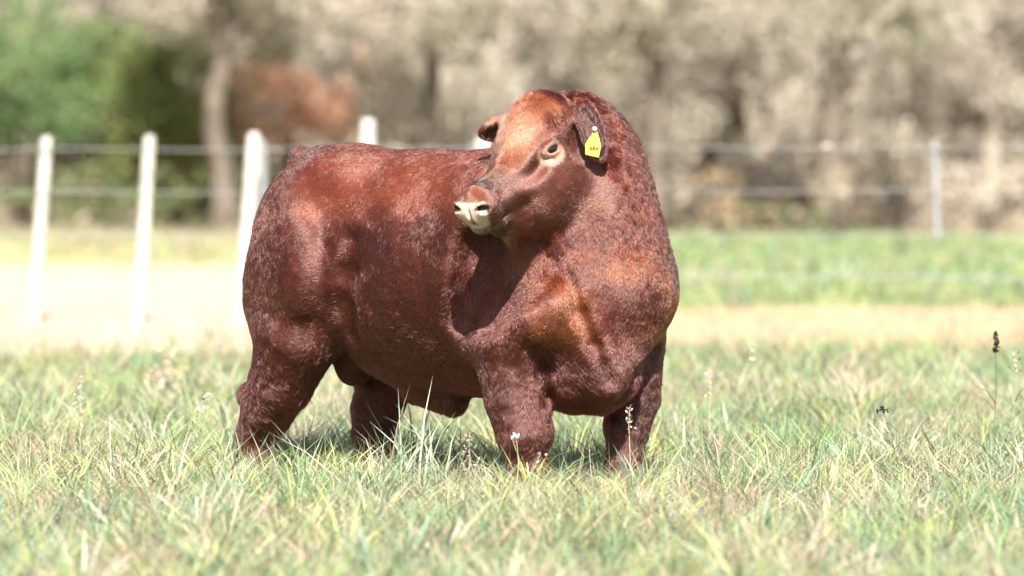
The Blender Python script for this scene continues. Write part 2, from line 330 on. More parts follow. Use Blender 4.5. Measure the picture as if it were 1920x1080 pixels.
c = scr(1549, 277, FY-.09); V, Q, T = tube([c+[-.04, 0, 0], c+[-.015, 0, .01], c+[.015, 0, .01], c+[.05, 0, 0]], [.008, .018, .018, .008], 8)
mesh_np('insulator', V-fo_, Q=Q, T=T, mats=white, parent=fence, smooth=True)

# ------------------------------------------------------------------ single plants that stand out of the grass
stalk_m = attr_mat('dry_stalk', .8, .2, .2)
def onground(px, py_base, Y): 
    x = (px-960)/FPX*Y; return np.array([x, Y, float(ground_z(np.array([x]), np.array([Y]))[0])-.01])
def stalk(px, py_top, Y, label, colr=(.62, .54, .42), head=(.70, .60, .50), lean=0.0, nh=14, hs=.012, rad=.0022, name='dry_stalk', cat='dry plant', group='dry seed stalks in the grass', spread=.02, hl=.09):
    b0 = onground(px, 0, Y); top = scr(px, py_top, Y); H = top[2]-b0[2]; root = empty(name, tuple(b0)); tag(root, label, cat, group)
    hs_ = np.linspace(0, H, 6); off = np.stack([lean*hs_*(hs_/H)+rng.normal(0, .003, 6), rng.normal(0, .003, 6), hs_], 1); off[:, 0] -= lean*H*.5
    V, Q, T = tube(off, np.linspace(rad, rad*.5, 6), 5); mesh_np('stem', V, Q=Q, T=T, mats=stalk_m, parent=root, colors=np.tile(colr, (len(V), 1)))
    Vs = []
    for k in range(nh):
        t = 1-hl/H*rng.random(); c = np.array([np.interp(t*H, hs_, off[:, 0]), 0, t*H]) + rng.normal(0, spread*.5, 3)*np.array([1, 1, .5])
        a, b_ = rng.normal(size=(2, 3)); a /= np.linalg.norm(a); b_ -= a*(a@b_); b_ /= np.linalg.norm(b_); z_ = hs*rng.uniform(.6, 1.2); Vs += [c-a*z_, c+b_*z_*.5, c+a*z_, c-b_*z_*.5]
    V = np.array(Vs); tag(mesh_np('seed_head', V, Q=np.arange(len(V)).reshape(-1, 4), mats=stalk_m, parent=root, colors=np.tile(head, (len(V), 1))*rng.uniform(.7, 1.2, (len(V), 1))), kind='stuff')
    for k in range(3):
        t = rng.uniform(.15, .6)*H; az = np.array([rng.uniform(0, 2*PI)]); V, Q, T, Cc = blades(np.array([[np.interp(t, hs_, off[:, 0]), 0, t]]), np.array([H*.35]), np.array([.006]), az, np.array([.7]), np.array([.5]), np.array([colr]))
        mesh_np('leaf', V, Q=Q, T=T, mats=stalk_m, parent=root, colors=Cc)
stalk(1181, 762, 23.05, 'pale dry stalk with a whitish seed head in front of the bull\'s far front leg', nh=30, hl=.12, hs=.010)
stalk(970, 815, 22.9, 'short pinkish seed head in front of the bull\'s near front leg', head=(.8, .62, .55), nh=12, hl=.03)
stalk(1000, 850, 22.8, 'short dry twig low in front of the near front hoof', nh=6, hl=.06, lean=.3)
stalk(1868, 622, 25.5, 'dark thin stalk with a black seed head standing far right against the tan strip', colr=(.10, .12, .06), head=(.05, .04, .03), nh=40, hl=.10, spread=.012, hs=.014)
stalk(1668, 762, 24.2, 'dark bent stalk in the grass right of the bull below the thin stake', colr=(.06, .10, .05), head=(.03, .04, .03), nh=12, hl=.03, lean=-.2)
stalk(150, 708, 24.6, 'tall pinkish dry stalk standing in the grass near the left edge', head=(.66, .5, .4), nh=30, hl=.22)
stalk(205, 790, 22.4, 'short white dry stem near the left edge, lower right of the tall pinkish stalk', colr=(.8, .78, .7), nh=10, hl=.03, hs=.007)
stalk(318, 655, 30.5, 'blurred pinkish weed standing highest at the edge of the left grass', head=(.72, .50, .38), nh=60, hl=.26, spread=.08, hs=.02, rad=.004)
stalk(298, 690, 30.0, 'blurred pinkish weed just left of the highest weed', head=(.72, .52, .40), nh=50, hl=.2, spread=.08, hs=.02, rad=.004)
stalk(362, 735, 24.4, 'dry straw stem leaning among thin leaves left of the bull\'s hind leg', nh=16, hl=.12, lean=.35)
stalk(1412, 655, 27.0, 'thin brown stem reaching the tan strip midway right of the bull', colr=(.35, .28, .18), nh=8, hl=.06)
stalk(1330, 690, 25.2, 'pale thin stem with small seeds just right of the bull', nh=14, hl=.14)
stalk(1905, 655, 24.6, 'green thin stem at the very right edge beside the dark seed stalk', colr=(.35, .42, .22), head=(.45, .48, .28), nh=12, hl=.12)
stalk(880, 812, 23.0, 'pinkish curled dry weed between the belly and the near front leg', head=(.55, .42, .34), nh=50, hl=.16, spread=.06, hs=.010)
def tuft(px, Y, n, L, label, wd=.007, cols=GRASS, spread=.05, lean=.35, bend=.28, az0=None):
    b0 = onground(px, 0, Y); root = empty('grass_tuft', tuple(b0)); tag(root, label, 'grass tuft', 'long grass tufts around the bull')
    for k in range(n):
        az = rng.uniform(0, 2*PI) if az0 is None else az0+rng.normal(0, .7)
        V, Q, T, Cc = blades(np.array([[rng.normal(0, spread), rng.normal(0, spread), 0]]), np.array([L*rng.uniform(.6, 1.15)]), np.array([wd*rng.uniform(.6, 1.2)]), np.array([az]),
                             np.array([abs(rng.normal(lean, .22))]), np.array([abs(rng.normal(bend, .2))]), cols[rng.integers(0, len(cols))][None]*1.1)
        mesh_np('blade', V, Q=Q, T=T, mats=grass_mat, parent=root, colors=Cc)
BLUE = np.array([[.40, .50, .36], [.48, .55, .40], [.34, .46, .30]])
tuft(765, 23.1, 34, .50, 'tallest long bladed tuft in front of the belly of the bull', wd=.011, cols=BLUE*1.15, lean=.30, bend=.22)
tuft(700, 23.0, 30, .48, 'straw coloured arching tuft just left of the tallest tuft under the belly', cols=DRY, lean=.7, bend=.40)
tuft(815, 23.2, 16, .42, 'green tuft with a hooked blade between the belly tuft and the near front leg', wd=.009, cols=BLUE, lean=.2, bend=.35)
tuft(490, 23.4, 16, .33, 'thin pale tuft in front of the near hind leg', cols=DRY, lean=.35)
tuft(560, 23.5, 12, .36, 'small green tuft right behind the near hind leg', cols=BLUE, lean=.3)
tuft(1010, 22.75, 16, .28, 'short straw tuft in front of the near front hoof', cols=DRY, lean=.8)
tuft(1150, 22.9, 14, .26, 'short straw tuft in front of the far front hoof', cols=DRY, lean=.7)
tuft(420, 22.6, 18, .34, 'yellow green tuft left of the bull\'s near hind leg', cols=GRASS[3:4], lean=.4)
tuft(1460, 22.2, 14, .30, 'fresh green tuft in the sharp grass right of the bull', cols=GRASS[2:3]*.8, lean=.3)
#ENV_END

#BULL_BEGIN
# ------------------------------------------------------------------ the bull: smooth union of shaped masses, meshed as one surface
TH = math.radians(42); BC = np.array([-.35, 23.954, 0.0])
FW = np.array([math.cos(TH), -math.sin(TH), 0]); NR = np.array([-math.sin(TH), -math.cos(TH), 0]); UP = np.array([0, 0, 1.0])
BM = np.stack([FW, NR, UP])                      # rows: bull axes; bull = BM @ (world - BC)
def w2b(p): return BM @ (np.asarray(p) - BC)
def b2w(P): return np.asarray(P) @ BM + BC
def sv(px, py, v):
    """bull coordinates of photograph pixel on the lengthwise plane v"""
    a = (px-960)/FPX; c, s = math.cos(TH), math.sin(TH)
    u = (a*(BC[1]-c*v) - BC[0] + s*v)/(c + s*a); Y = BC[1]-s*u-c*v
    return np.array([u, v, CAMZ-(py-HOR)/FPX*Y])
def sy(px, py, Y): return w2b(scr(px, py, Y))
HV = .0075
G0 = np.array([-1.12, -.62, -.02]); G1 = np.array([1.34, .88, 1.86])
GN = np.ceil((G1-G0)/HV).astype(int)+1
ax = [G0[i] + HV*np.arange(GN[i]) for i in range(3)]
FLD = np.full(GN, 1.0, np.float32)
def region(lo, hi):
    i0 = np.clip(np.floor((lo-G0)/HV).astype(int), 0, GN-1); i1 = np.clip(np.ceil((hi-G0)/HV).astype(int)+1, 1, GN)
    sl = tuple(slice(a, b) for a, b in zip(i0, i1))
    g = np.meshgrid(*[ax[i][sl[i]].astype(np.float32) for i in range(3)], indexing='ij', sparse=True)
    return sl, g
def smin_into(sl, d, k, sub=False):
    a = FLD[sl]
    if sub:
        h = np.maximum(k-np.abs(a+d), 0)/k; FLD[sl] = np.maximum(a, -d) + h*h*k/4
    else:
        h = np.maximum(k-np.abs(a-d), 0)/k; FLD[sl] = np.minimum(a, d) - h*h*k/4
def ell(c, r, R=None, k=.08, sub=False):
    """ellipsoid: centre c, radii r, rows of R its axes (bull frame)"""
    c = np.asarray(c, float); r = np.asarray(r, float)*np.ones(3); R = np.eye(3) if R is None else np.asarray(R)
    ext = np.sqrt(((R.T*r)**2).sum(1)) + k + .03
    sl, g = region(c-ext, c+ext)
    q = [sum(float(R[i, j])*(g[j]-c[j]) for j in range(3)) for i in range(3)]
    k0 = np.sqrt(sum((q[i]/r[i])**2 for i in range(3))) + 1e-6
    k1 = np.sqrt(sum((q[i]/r[i]**2)**2 for i in range(3))) + 1e-6
    smin_into(sl, (k0*(k0-1)/k1).astype(np.float32), k, sub)
def cap(a, b, ra, rb, k=.06, sub=False, flat=None, amt=1.0):
    """tapered capsule; flat = a direction in which it is amt times as thick"""
    a = np.asarray(a, float); b = np.asarray(b, float); m = max(ra, rb)*max(1, amt)+k+.03
    sl, g = region(np.minimum(a, b)-m, np.maximum(a, b)+m)
    d = b-a; L = float(d@d)+1e-9
    p = [g[i]-a[i] for i in range(3)]
    t = np.clip(sum(p[i]*float(d[i]) for i in range(3))/L, 0, 1)
    q = [p[i]-t*float(d[i]) for i in range(3)]
    if flat is not None:
        fl = np.asarray(flat, float); fl = fl/np.linalg.norm(fl); dot = sum(q[i]*float(fl[i]) for i in range(3))
        q = [q[i] + dot*float(fl[i])*(1/amt-1) for i in range(3)]
    smin_into(sl, (np.sqrt(sum(x*x for x in q)) - (ra+(rb-ra)*t)).astype(np.float32), k, sub)
def chain(pts, rad, k=.05, inner=.015):
    """smooth tapered limb through the points"""
    pts = [np.asarray(p, float) for p in pts]; m = max(rad)+k+.04
    sl, g = region(np.min(pts, 0)-m, np.max(pts, 0)+m); best = None
    for a, b, ra, rb in zip(pts, pts[1:], rad, rad[1:]):
        d = b-a; L = float(d@d)+1e-9; p = [g[i]-a[i] for i in range(3)]
        t = np.clip(sum(p[i]*float(d[i]) for i in range(3))/L, 0, 1)
        dist = np.sqrt(sum((p[i]-t*float(d[i]))**2 for i in range(3))) - (ra+(rb-ra)*t)
        if best is None: best = dist
        else:
            h = np.maximum(inner-np.abs(best-dist), 0)/inner; best = np.minimum(best, dist)-h*h*inner/4
    smin_into(sl, best.astype(np.float32), k)

# trunk
ell((.08, .0, .94), (.68, .41, .47), k=.1)
cap((-.44, 0, 1.18), (.45, 0, 1.14), .265, .27, .12)
ell((-.45, 0, 1.10), (.30, .335, .33), k=.14)
ell((.50, 0, 1.02), (.42, .36, .42), k=.12)
cap((-.16, 0, .665), (.6, 0, .60), .19, .21, .12)
# hindquarters
for s in (-1, 1):
    ell((-.565, s*.20, .95), (.235, .19, .40), k=.12)
    ell((-.56, s*.23, .80), (.25, .15, .26), k=.10)
cap((-.62, 0, 1.385), (-.74, 0, 1.31), .075, .065, .06)                # tail head
chain([(-.76, 0, 1.32), (-.83, 0, 1.15), (-.87, 0, .8), (-.87, .0, .55)], [.055, .045, .035, .04], .03)
# shoulders, chest, brisket
for s in (-1, 1):
    ell((.58, s*.23, .98), (.25, .17, .40), k=.1)
    ell((.66, s*.22, .74), (.21, .16, .21), k=.09)
ell((.80, 0, .93), (.27, .33, .38), k=.12)
cap(sv(1080, 690, 0.06), sv(1135, 685, -.0), .15, .135, .12)
# neck, turned back to the bull's right
ell(sy(1150, 545, 23.38), (.25, .29, .27), k=.12)
ell(sy(1130, 435, 23.42), (.24, .245, .28), k=.12)
ell(sy(1118, 325, 23.46), (.20, .21, .25), k=.10)
ell(sy(1080, 248, 23.46), (.17, .17, .165), k=.08)
cap(sy(1030, 425, 23.30), sy(1090, 520, 23.32), .09, .12, .07)
ell(sy(1118, 385, 23.27), (.12, .10, .17), k=.14)        # throat

# muscles and hollows
cap(sv(905, 500, .40), sv(880, 720, .40), .10, .06, .10, sub=True)                      # hollow behind the shoulder
cap(w2b(scr(905, 470, 23.30)), w2b(scr(868, 600, 23.38)), .10, .07, .08, sub=True)
cap(sv(672, 420, .45), sv(652, 620, .41), .06, .055, .12, sub=True)                      # flank crease
ell(sv(645, 330, .20), (.10, .07, .04), k=.14)
ell(sv(566, 300, 0), (.06, .06, .06), k=.05)                                             # hook bone
ell(sv(560, 500, .36), (.12, .07, .20), k=.09)                                              # thigh
ell(sv(1000, 590, .30), (.09, .09, .12), k=.12)                                             # point of shoulder
cap(sv(1050, 570, .22), sv(1150, 715, .03), .070, .050, .12)                             # breast muscles
cap(sv(1205, 560, -.13), sv(1146, 712, -.02), .07, .055, .12)
ell(sy(1131, 604, 22.91), (.035, .05, .05), k=.07, sub=True)
#GROOVES
cap(sv(1065, 750, .06), sv(1128, 754, .0), .045, .040, .08)
# legs
def leg(pts, rad, v, hoof_dir, k=.07):
    P = [sv(x, y, vv) for (x, y), vv in zip(pts, v)]
    chain(P, rad, k)
    return P
LEGS = {}
LEGS['fn'] = leg([(962, 640), (968, 745), (984, 812), (990, 868), (996, 905), (1003, 925)], [.17, .124, .112, .078, .070, .085], [.24, .24, .23, .22, .22, .22], 0)
LEGS['ff'] = leg([(1185, 640), (1188, 745), (1176, 800), (1170, 862), (1168, 900), (1168, 915)], [.14, .104, .090, .068, .068, .080], [-.25, -.24, -.22, -.20, -.2, -.2], 0)
LEGS['rn'] = leg([(555, 640), (528, 715), (503, 765), (482, 815), (478, 880), (484, 918)], [.17, .135, .110, .082, .072, .085], [.24, .24, .23, .22, .22, .22], 0)
LEGS['rf'] = leg([(740, 640), (722, 715), (707, 765), (700, 815), (700, 870), (706, 905)], [.15, .12, .105, .085, .078, .085], [-.22]*6, 0)
cap(sv(470, 742, .22), sv(480, 760, .22), .055, .05, .04)             # point of hock
# scrotum and sheath
ell(sv(664, 683, .03), (.088, .085, .092), k=.03)
cap(sv(690, 640, .03), sv(668, 670, .03), .07, .07, .05)
cap(sv(790, 722, .0), sv(850, 758, .0), .08, .048, .10)
def surf_px(px, py, off=0.0):
    """bull coordinates of the first surface met by the camera ray of a pixel"""
    Y = np.arange(21.8, 25.2, .01); pts = np.stack([(px-960)/FPX*Y, Y, CAMZ-(py-HOR)/FPX*Y], 1); B = (pts-BC) @ BM.T
    I = np.round((B-G0)/HV).astype(int); ok = ((I >= 0) & (I < GN)).all(1); I = np.clip(I, 0, GN-1)
    hit = np.argmax(ok & (FLD[tuple(I.T)] < 0)); return (np.array([(px-960)/FPX*(Y[hit]+off), Y[hit]+off, CAMZ-(py-HOR)/FPX*(Y[hit]+off)])-BC) @ BM.T
def groove(pts, r, k, off=-.01):
    P = [surf_px(x, y, off) for x, y in pts]
    for p, q in zip(P, P[1:]): cap(p, q, r, r, k, sub=True)
groove([(1068, 520), (1088, 590), (1116, 650), (1140, 710)], .010, .05, .003)
groove([(1228, 655), (1198, 705), (1172, 745)], .022, .05, -.005)
groove([(1000, 655), (1024, 700), (1030, 745)], .014, .06, .003)
groove([(655, 455), (645, 520), (640, 580), (655, 630)], .028, .09, .004)
groove([(1010, 480), (955, 530), (905, 590)], .07, .12, -.005)
#HEAD
AL, BE = math.radians(45), math.radians(22)
mh = np.array([-math.sin(AL), -math.cos(AL), 0])
HM = math.cos(BE)*mh - math.sin(BE)*UP; HS = np.array([math.cos(AL), -math.sin(AL), 0]); HT = math.sin(BE)*mh + math.cos(BE)*UP
HR = np.stack([BM@HM, BM@HS, BM@HT])             # head axes in the bull frame: muzzle, its left, crown
H0 = w2b(scr(882, 398, 22.92) - .58*HM)
def hp(a, b, c): return H0 + a*HR[0] + b*HR[1] + c*HR[2]
def hrot(deg, i, j):
    R = HR.copy(); cs, sn = math.cos(math.radians(deg)), math.sin(math.radians(deg))
    R[i], R[j] = cs*HR[i]+sn*HR[j], -sn*HR[i]+cs*HR[j]; return R
def he(p, r, k=.04, sub=False, rot=None): ell(hp(*p), r, HR if rot is None else hrot(*rot), k, sub)
def hc(p, q, ra, rb, k=.04, **kw): cap(hp(*p), hp(*q), ra, rb, k, **kw)
he((.09, 0, .10), (.21, .150, .165), .05)
he((.065, 0, .20), (.12, .12, .105), .06)
he((.25, 0, .07), (.13, .115, .09), .05, rot=(-20, 0, 2))
hc((.24, 0, .05), (.50, 0, .028), .088, .064, .05)
he((.520, 0, -.006), (.070, .090, .086), .03)
hc((.42, 0, -.03), (.51, 0, -.02), .075, .07, .04)
for s in (-1, 1):
    he((.535, s*.048, .008), (.050, .046, .062), .02)
    he((.19, s*.100, -.045), (.155, .058, .135), .06)
    he((.165, s*.118, .155), (.070, .030, .030), .03, rot=(-25, 0, 2))         # brow
    hc((.26, s*.075, .03), (.42, s*.055, .0), .05, .045, .04)
hc((.19, 0, -.145), (.43, 0, -.095), .105, .066, .05)
he((.505, 0, -.075), (.060, .066, .035), .02)
hc((.10, 0, -.05), (-.12, .0, -.22), .17, .19, .08)
he((.02, .150, .085), (.07, .03, .08), .05, sub=True)     # temple hollow
he((.33, .125, .075), (.08, .03, .035), .05, sub=True)
hc((.30, .070, .085), (.13, .098, .215), .030, .035, .03); hc((.30, -.070, .085), (.13, -.098, .215), .030, .035, .03)   # edge of the forehead
hc((.474, .045, .060), (.474, -.045, .060), .022, .022, .03)     # folds above the nose
hc((.502, .06, .082), (.502, -.06, .082), .010, .010, .014, sub=True)
EYE = (.190, .136, .118)
for bb in np.arange(.24, .08, -.001):                     # put the eyes on the surface of the face
    ii = tuple(np.round((hp(EYE[0], bb, EYE[2])-G0)/HV).astype(int))
    if FLD[ii] < .001: EYE = (EYE[0], bb+.001, EYE[2]); break
he(EYE, (.040, .024, .027), .008, sub=True)
he((EYE[0], -EYE[1], EYE[2]), (.040, .024, .027), .008, sub=True)
for s in (-1, 1):
    he((.555, s*.072, .010), (.035, .032, .038), .03)                      # wing of the nostril
    he((.586, s*.084, .016), (.060, .028, .0145), .005, sub=True, rot=(s*47, 0, 1))
he((.592, 0, -.02), (.02, .004, .045), .012, sub=True)
hc((.585, 0, -.052), (.44, .085, -.060), .008, .006, .015, sub=True)   # mouth line
hc((.585, 0, -.052), (.44, -.085, -.060), .008, .006, .015, sub=True)
for s in (-1, 1):
    lid = [hp(EYE[0]+.040*math.cos(t), s*(EYE[1]+.006-.014*abs(math.cos(t))), EYE[2]+(.025 if math.sin(t) > 0 else .021)*math.sin(t)+.003*math.cos(t)) for t in np.linspace(0, 2*PI, 15)]
    chain(lid, [.007 if math.sin(t) < .1 else .0105 for t in np.linspace(0, 2*PI, 15)], .008)
# ears
def ear(base, tip, wid, face):
    base, tip = hp(*base), hp(*tip); d = tip-base; L = np.linalg.norm(d); d /= L
    f = np.asarray(face, float); f = f[0]*HR[0]+f[1]*HR[1]+f[2]*HR[2]; f -= d*(f@d); f /= np.linalg.norm(f); g = np.cross(d, f)
    R = np.stack([d, g, f]); c = base+d*L*.52
    ell(c, (L*.55, wid, .034), R, .03)
    ell(c+f*.030, (L*.47, wid*.80, .040), R, .008, sub=True)
    return base, d, f, g, L
cap(sy(1112, 225, 23.02), sy(1132, 318, 22.96), .045, .040, .03, sub=True)          # gap between the ear and the neck
EAR_N = ear((-.055, .13, .235), (.030, .240, .010), .051, (.62, .75, .1))
EAR_F = ear((.03, -.12, .17), (.12, -.31, .15), .055, (.95, -.1, -.3))

def surface_nets(F):
    S = F < 0; nx, ny, nz = F.shape
    cnt = np.zeros((nx-1, ny-1, nz-1), np.int8)
    for dx in (0, 1):
        for dy in (0, 1):
            for dz in (0, 1): cnt += S[dx:nx-1+dx, dy:ny-1+dy, dz:nz-1+dz]
    act = np.argwhere((cnt > 0) & (cnt < 8)); idx = np.full(cnt.shape, -1, np.int32); idx[tuple(act.T)] = np.arange(len(act))
    pos = np.zeros((len(act), 3)); num = np.zeros(len(act))
    for a in range(3):
        o1, o2 = [x for x in range(3) if x != a]
        for e1 in (0, 1):
            for e2 in (0, 1):
                p0 = act.copy(); p0[:, o1] += e1; p0[:, o2] += e2; p1 = p0.copy(); p1[:, a] += 1
                f0 = F[tuple(p0.T)]; f1 = F[tuple(p1.T)]; m = (f0 < 0) != (f1 < 0)
                t = f0[m]/(f0[m]-f1[m]); q = p0[m].astype(float); q[:, a] += t
                pos[m] += q; num[m] += 1
    pos /= num[:, None]; quads = []
    for a in range(3):
        o1, o2 = [(1, 2), (2, 0), (0, 1)][a]
        sl0 = [slice(None)]*3; sl1 = [slice(None)]*3; sl0[a] = slice(0, -1); sl1[a] = slice(1, None)
        s0 = S[tuple(sl0)]; s1 = S[tuple(sl1)]
        e = np.argwhere(s0 != s1); e = e[(e[:, o1] > 0) & (e[:, o2] > 0) & (e[:, o1] < F.shape[o1]-1) & (e[:, o2] < F.shape[o2]-1)]
        ins = s0[tuple(e.T)]
        def cell(d1, d2):
            c = e.copy(); c[:, o1] -= d1; c[:, o2] -= d2; return idx[tuple(c.T)]
        q = np.stack([cell(1, 1), cell(0, 1), cell(0, 0), cell(1, 0)], 1); q[~ins] = q[~ins][:, ::-1]
        quads.append(q)
    return G0 + pos*HV, np.concatenate(quads)
BV, BQ = surface_nets(FLD)
# light smoothing
def smooth_pts(V, Q, n, lam=.5):
    e = np.concatenate([Q[:, [0, 1]], Q[:, [1, 2]], Q[:, [2, 3]], Q[:, [3, 0]]])
    for _ in range(n):
        acc = np.zeros_like(V); c = np.zeros(len(V))
        for d in range(3):
            acc[:, d] = np.bincount(e[:, 0], V[e[:, 1], d], len(V)) + np.bincount(e[:, 1], V[e[:, 0], d], len(V))
        c = np.bincount(e.ravel(), minlength=len(V))
        V = V*(1-lam) + lam*acc/c[:, None]
    return V
BV = smooth_pts(BV, BQ, 2)
#BULL_END

# ---- skin relief, colour and hair, all from the position on the animal
def quad_normals(V, Q):
    n = np.cross(V[Q[:, 2]]-V[Q[:, 0]], V[Q[:, 3]]-V[Q[:, 1]]); return n
def vert_normals(V, Q):
    fn = quad_normals(V, Q); n = np.zeros_like(V)
    for k in range(4):
        for d in range(3): n[:, d] += np.bincount(Q[:, k], fn[:, d], len(V))
    return n/(np.linalg.norm(n, axis=1, keepdims=True)+1e-12)
def head_co(P): return (P-H0) @ HR.T
def regions(P):
    """weights of the parts of the animal, by bull coordinates"""
    h = head_co(P); a, b, c = h.T
    head = sstep(a, -.06, .03)*sstep(c, -.24, -.18)*sstep(.30-np.abs(b), 0, .06)*sstep(a, -1, -.99)*(P[:, 2] > 1.02)
    head = head*(np.abs(b) < .40)*(a < .75)
    n2_ = fbm(P, 25, 19, 2)
    nose = head*sstep(a-.25*np.maximum(np.abs(b)-.06, 0)*4-.25*np.maximum(-c-.02, 0)+.02*(n2_-.5), .532, .556)*sstep(c, -.085, -.07)*sstep(.050-c, 0, .012)
    neck = (1-head)*sstep(P[:, 0], .55, .75)*sstep(P[:, 2], .85, 1.1)
    legs = sstep(.62-P[:, 2], 0, .12)
    return head, nose, neck, legs, a, b, c
def mix(c0, c1, t): return c0*(1-t[:, None]) + np.array(c1)[None]*t[:, None]
def coat_colour(P, N):
    head, nose, neck, legs, a, b, c = regions(P)
    u, v, z = P.T
    col = np.tile(np.array([.090, .0215, .0140]), (len(P), 1))
    n1 = fbm(P, 4, 3); n2 = fbm(P, 11, 9)
    col = mix(col, (.115, .036, .027), sstep(n1, .42, .66)*.8)                     # mauve brown patches
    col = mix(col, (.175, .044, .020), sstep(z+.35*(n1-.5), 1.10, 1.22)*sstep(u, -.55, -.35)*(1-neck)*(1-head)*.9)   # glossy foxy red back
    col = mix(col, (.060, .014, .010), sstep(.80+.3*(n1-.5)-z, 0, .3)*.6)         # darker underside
    col = mix(col, (.17, .055, .018), neck*sstep(n2, .5, .7)*.55)
    chest = sstep(u, .72, .9)*sstep(z, .6, .7)*sstep(1.1-z, 0, .2)
    col = mix(col, (.19, .060, .019), chest*sstep(n1, .40, .62)*.75)
    col = mix(col, (.048, .022, .018), sstep(u, .9, 1.0)*sstep(-v, .10, .2)*sstep(n2, .42, .6)*.7)   # darker, greyer curls on the far crest
    # face
    col = mix(col, (.14, .048, .036), head*.8)
    col = mix(col, (.37, .185, .115), head*sstep(c+.25*a, .15, .26)*sstep(a, .0, .06)*sstep(.13-np.abs(b)+(.2-a)*.1, 0, .04)*(.55+.45*n2))
    col = mix(col, (.44, .24, .16), head*sstep(-b, .03, .10)*sstep(a, .05, .12)*sstep(.42-a, 0, .06)*.8)
    de = np.sqrt(((a-EYE[0]-.004)/.066)**2 + ((c-EYE[2]+.018)/.052)**2)
    col = mix(col, (.66, .47, .42), head*(np.abs(b) > .07)*sstep(1.05-de, 0, .35)*.9)
    col = mix(col, (.07, .032, .026), head*sstep(a, .36, .42)*sstep(c, .03, .06)*sstep(.53-a, 0, .03)*(.5+.5*n2))    # grey brown bridge
    col = mix(col, (.085, .062, .052), head*sstep(a, .43, .48)*sstep(c, .045, .080)*sstep(.53-a, 0, .02)*sstep(n2, .3, .6)*.9)
    col = mix(col, (.09, .045, .040), head*sstep(a, .38, .46)*sstep(.03-c, 0, .03)*.7)
    col = mix(col, (.035, .026, .017), head*sstep(a, .42, .48)*sstep(-.065-c, 0, .02)*.8)
    col = mix(col, (.94, .72, .57), nose*(.82+.18*n2)*sstep(n2+.25*(.05-np.abs(np.abs(b)-.05)*3), .12, .3))
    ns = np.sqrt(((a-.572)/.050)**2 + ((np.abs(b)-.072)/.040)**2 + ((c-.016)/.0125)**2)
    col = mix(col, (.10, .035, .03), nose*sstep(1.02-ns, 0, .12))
    col = mix(col, (.92, .52, .42), nose*sstep(1.5-ns, 0, .4)*sstep(ns, .95, 1.02)*.5)
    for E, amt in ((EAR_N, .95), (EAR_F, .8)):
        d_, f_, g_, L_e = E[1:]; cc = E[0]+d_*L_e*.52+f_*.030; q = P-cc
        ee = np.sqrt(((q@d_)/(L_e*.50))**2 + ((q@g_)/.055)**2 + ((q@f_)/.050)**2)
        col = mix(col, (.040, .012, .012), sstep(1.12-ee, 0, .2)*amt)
    ea = ((P-EAR_N[0]) @ EAR_N[1]); inner = head*0*sstep(ea, .02, .06)*sstep(((P-EAR_N[0]) @ EAR_N[2])*-1+.02, 0, .02)*(np.linalg.norm(P-EAR_N[0], axis=1) < .26)*(np.abs((P-EAR_N[0]) @ EAR_N[3]) < .05)
    col = mix(col, (.05, .014, .014), inner*.9)
    scro = (np.linalg.norm((P-sv(664, 683, .03))/np.array([.12, .11, .12]), axis=1) < 1)
    col = mix(col, (.075, .030, .016), scro*.8)
    streak = fbm(P*np.array([1, 1, .22]), 42, 77, 2)
    col = col*(1+(1.1*(streak-.5)*np.clip(neck+.35, 0, 1)*(1-.6*head))[:, None])
    return col*(.62+.30*n2[:, None])*np.where(nose > .5, 1.02, 1)[:, None]*(np.array([1.16, .93, .78])*(1-nose[:, None])+nose[:, None])
BN = vert_normals(BV, BQ)
reg = regions(BV); curl = fbm(BV*np.array([1, 1, .55]), 34, 21, 3)-.5
flat = sstep(BV[:, 2], 1.05, 1.2)*(1-reg[2])*(1-reg[0])
amp = .0045*(1-.65*reg[0])*(1+.9*reg[2])*(1-.8*flat)*(1-reg[1]); amp += .006*reg[0]*sstep(reg[6], .16, .24)*sstep(.22-reg[4], 0, .06); amp[BV[:, 2] < .25] *= .5
BV = BV + BN*(curl*amp + (fbm(BV, 9, 5, 2)-.5)*.007*(1-reg[0])*(1-.6*flat))[:, None]
NOSE_A = H0
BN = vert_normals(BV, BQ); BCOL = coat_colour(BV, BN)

bull = empty('bull', tuple(BC))
tag(bull, 'stocky red brown bull with head turned back and a yellow ear tag', 'bull')
def bull_mesh(name, V, mat, **kw): return mesh_np(name, b2w(V)-BC, mats=mat, parent=kw.pop('parent', bull), **kw)
hide = attr_mat('hide', .62, .25)
body = bull_mesh('body', BV, hide, Q=BQ, smooth=True, colors=BCOL*np.where(reg[1] > .3, 1, .82)[:, None])

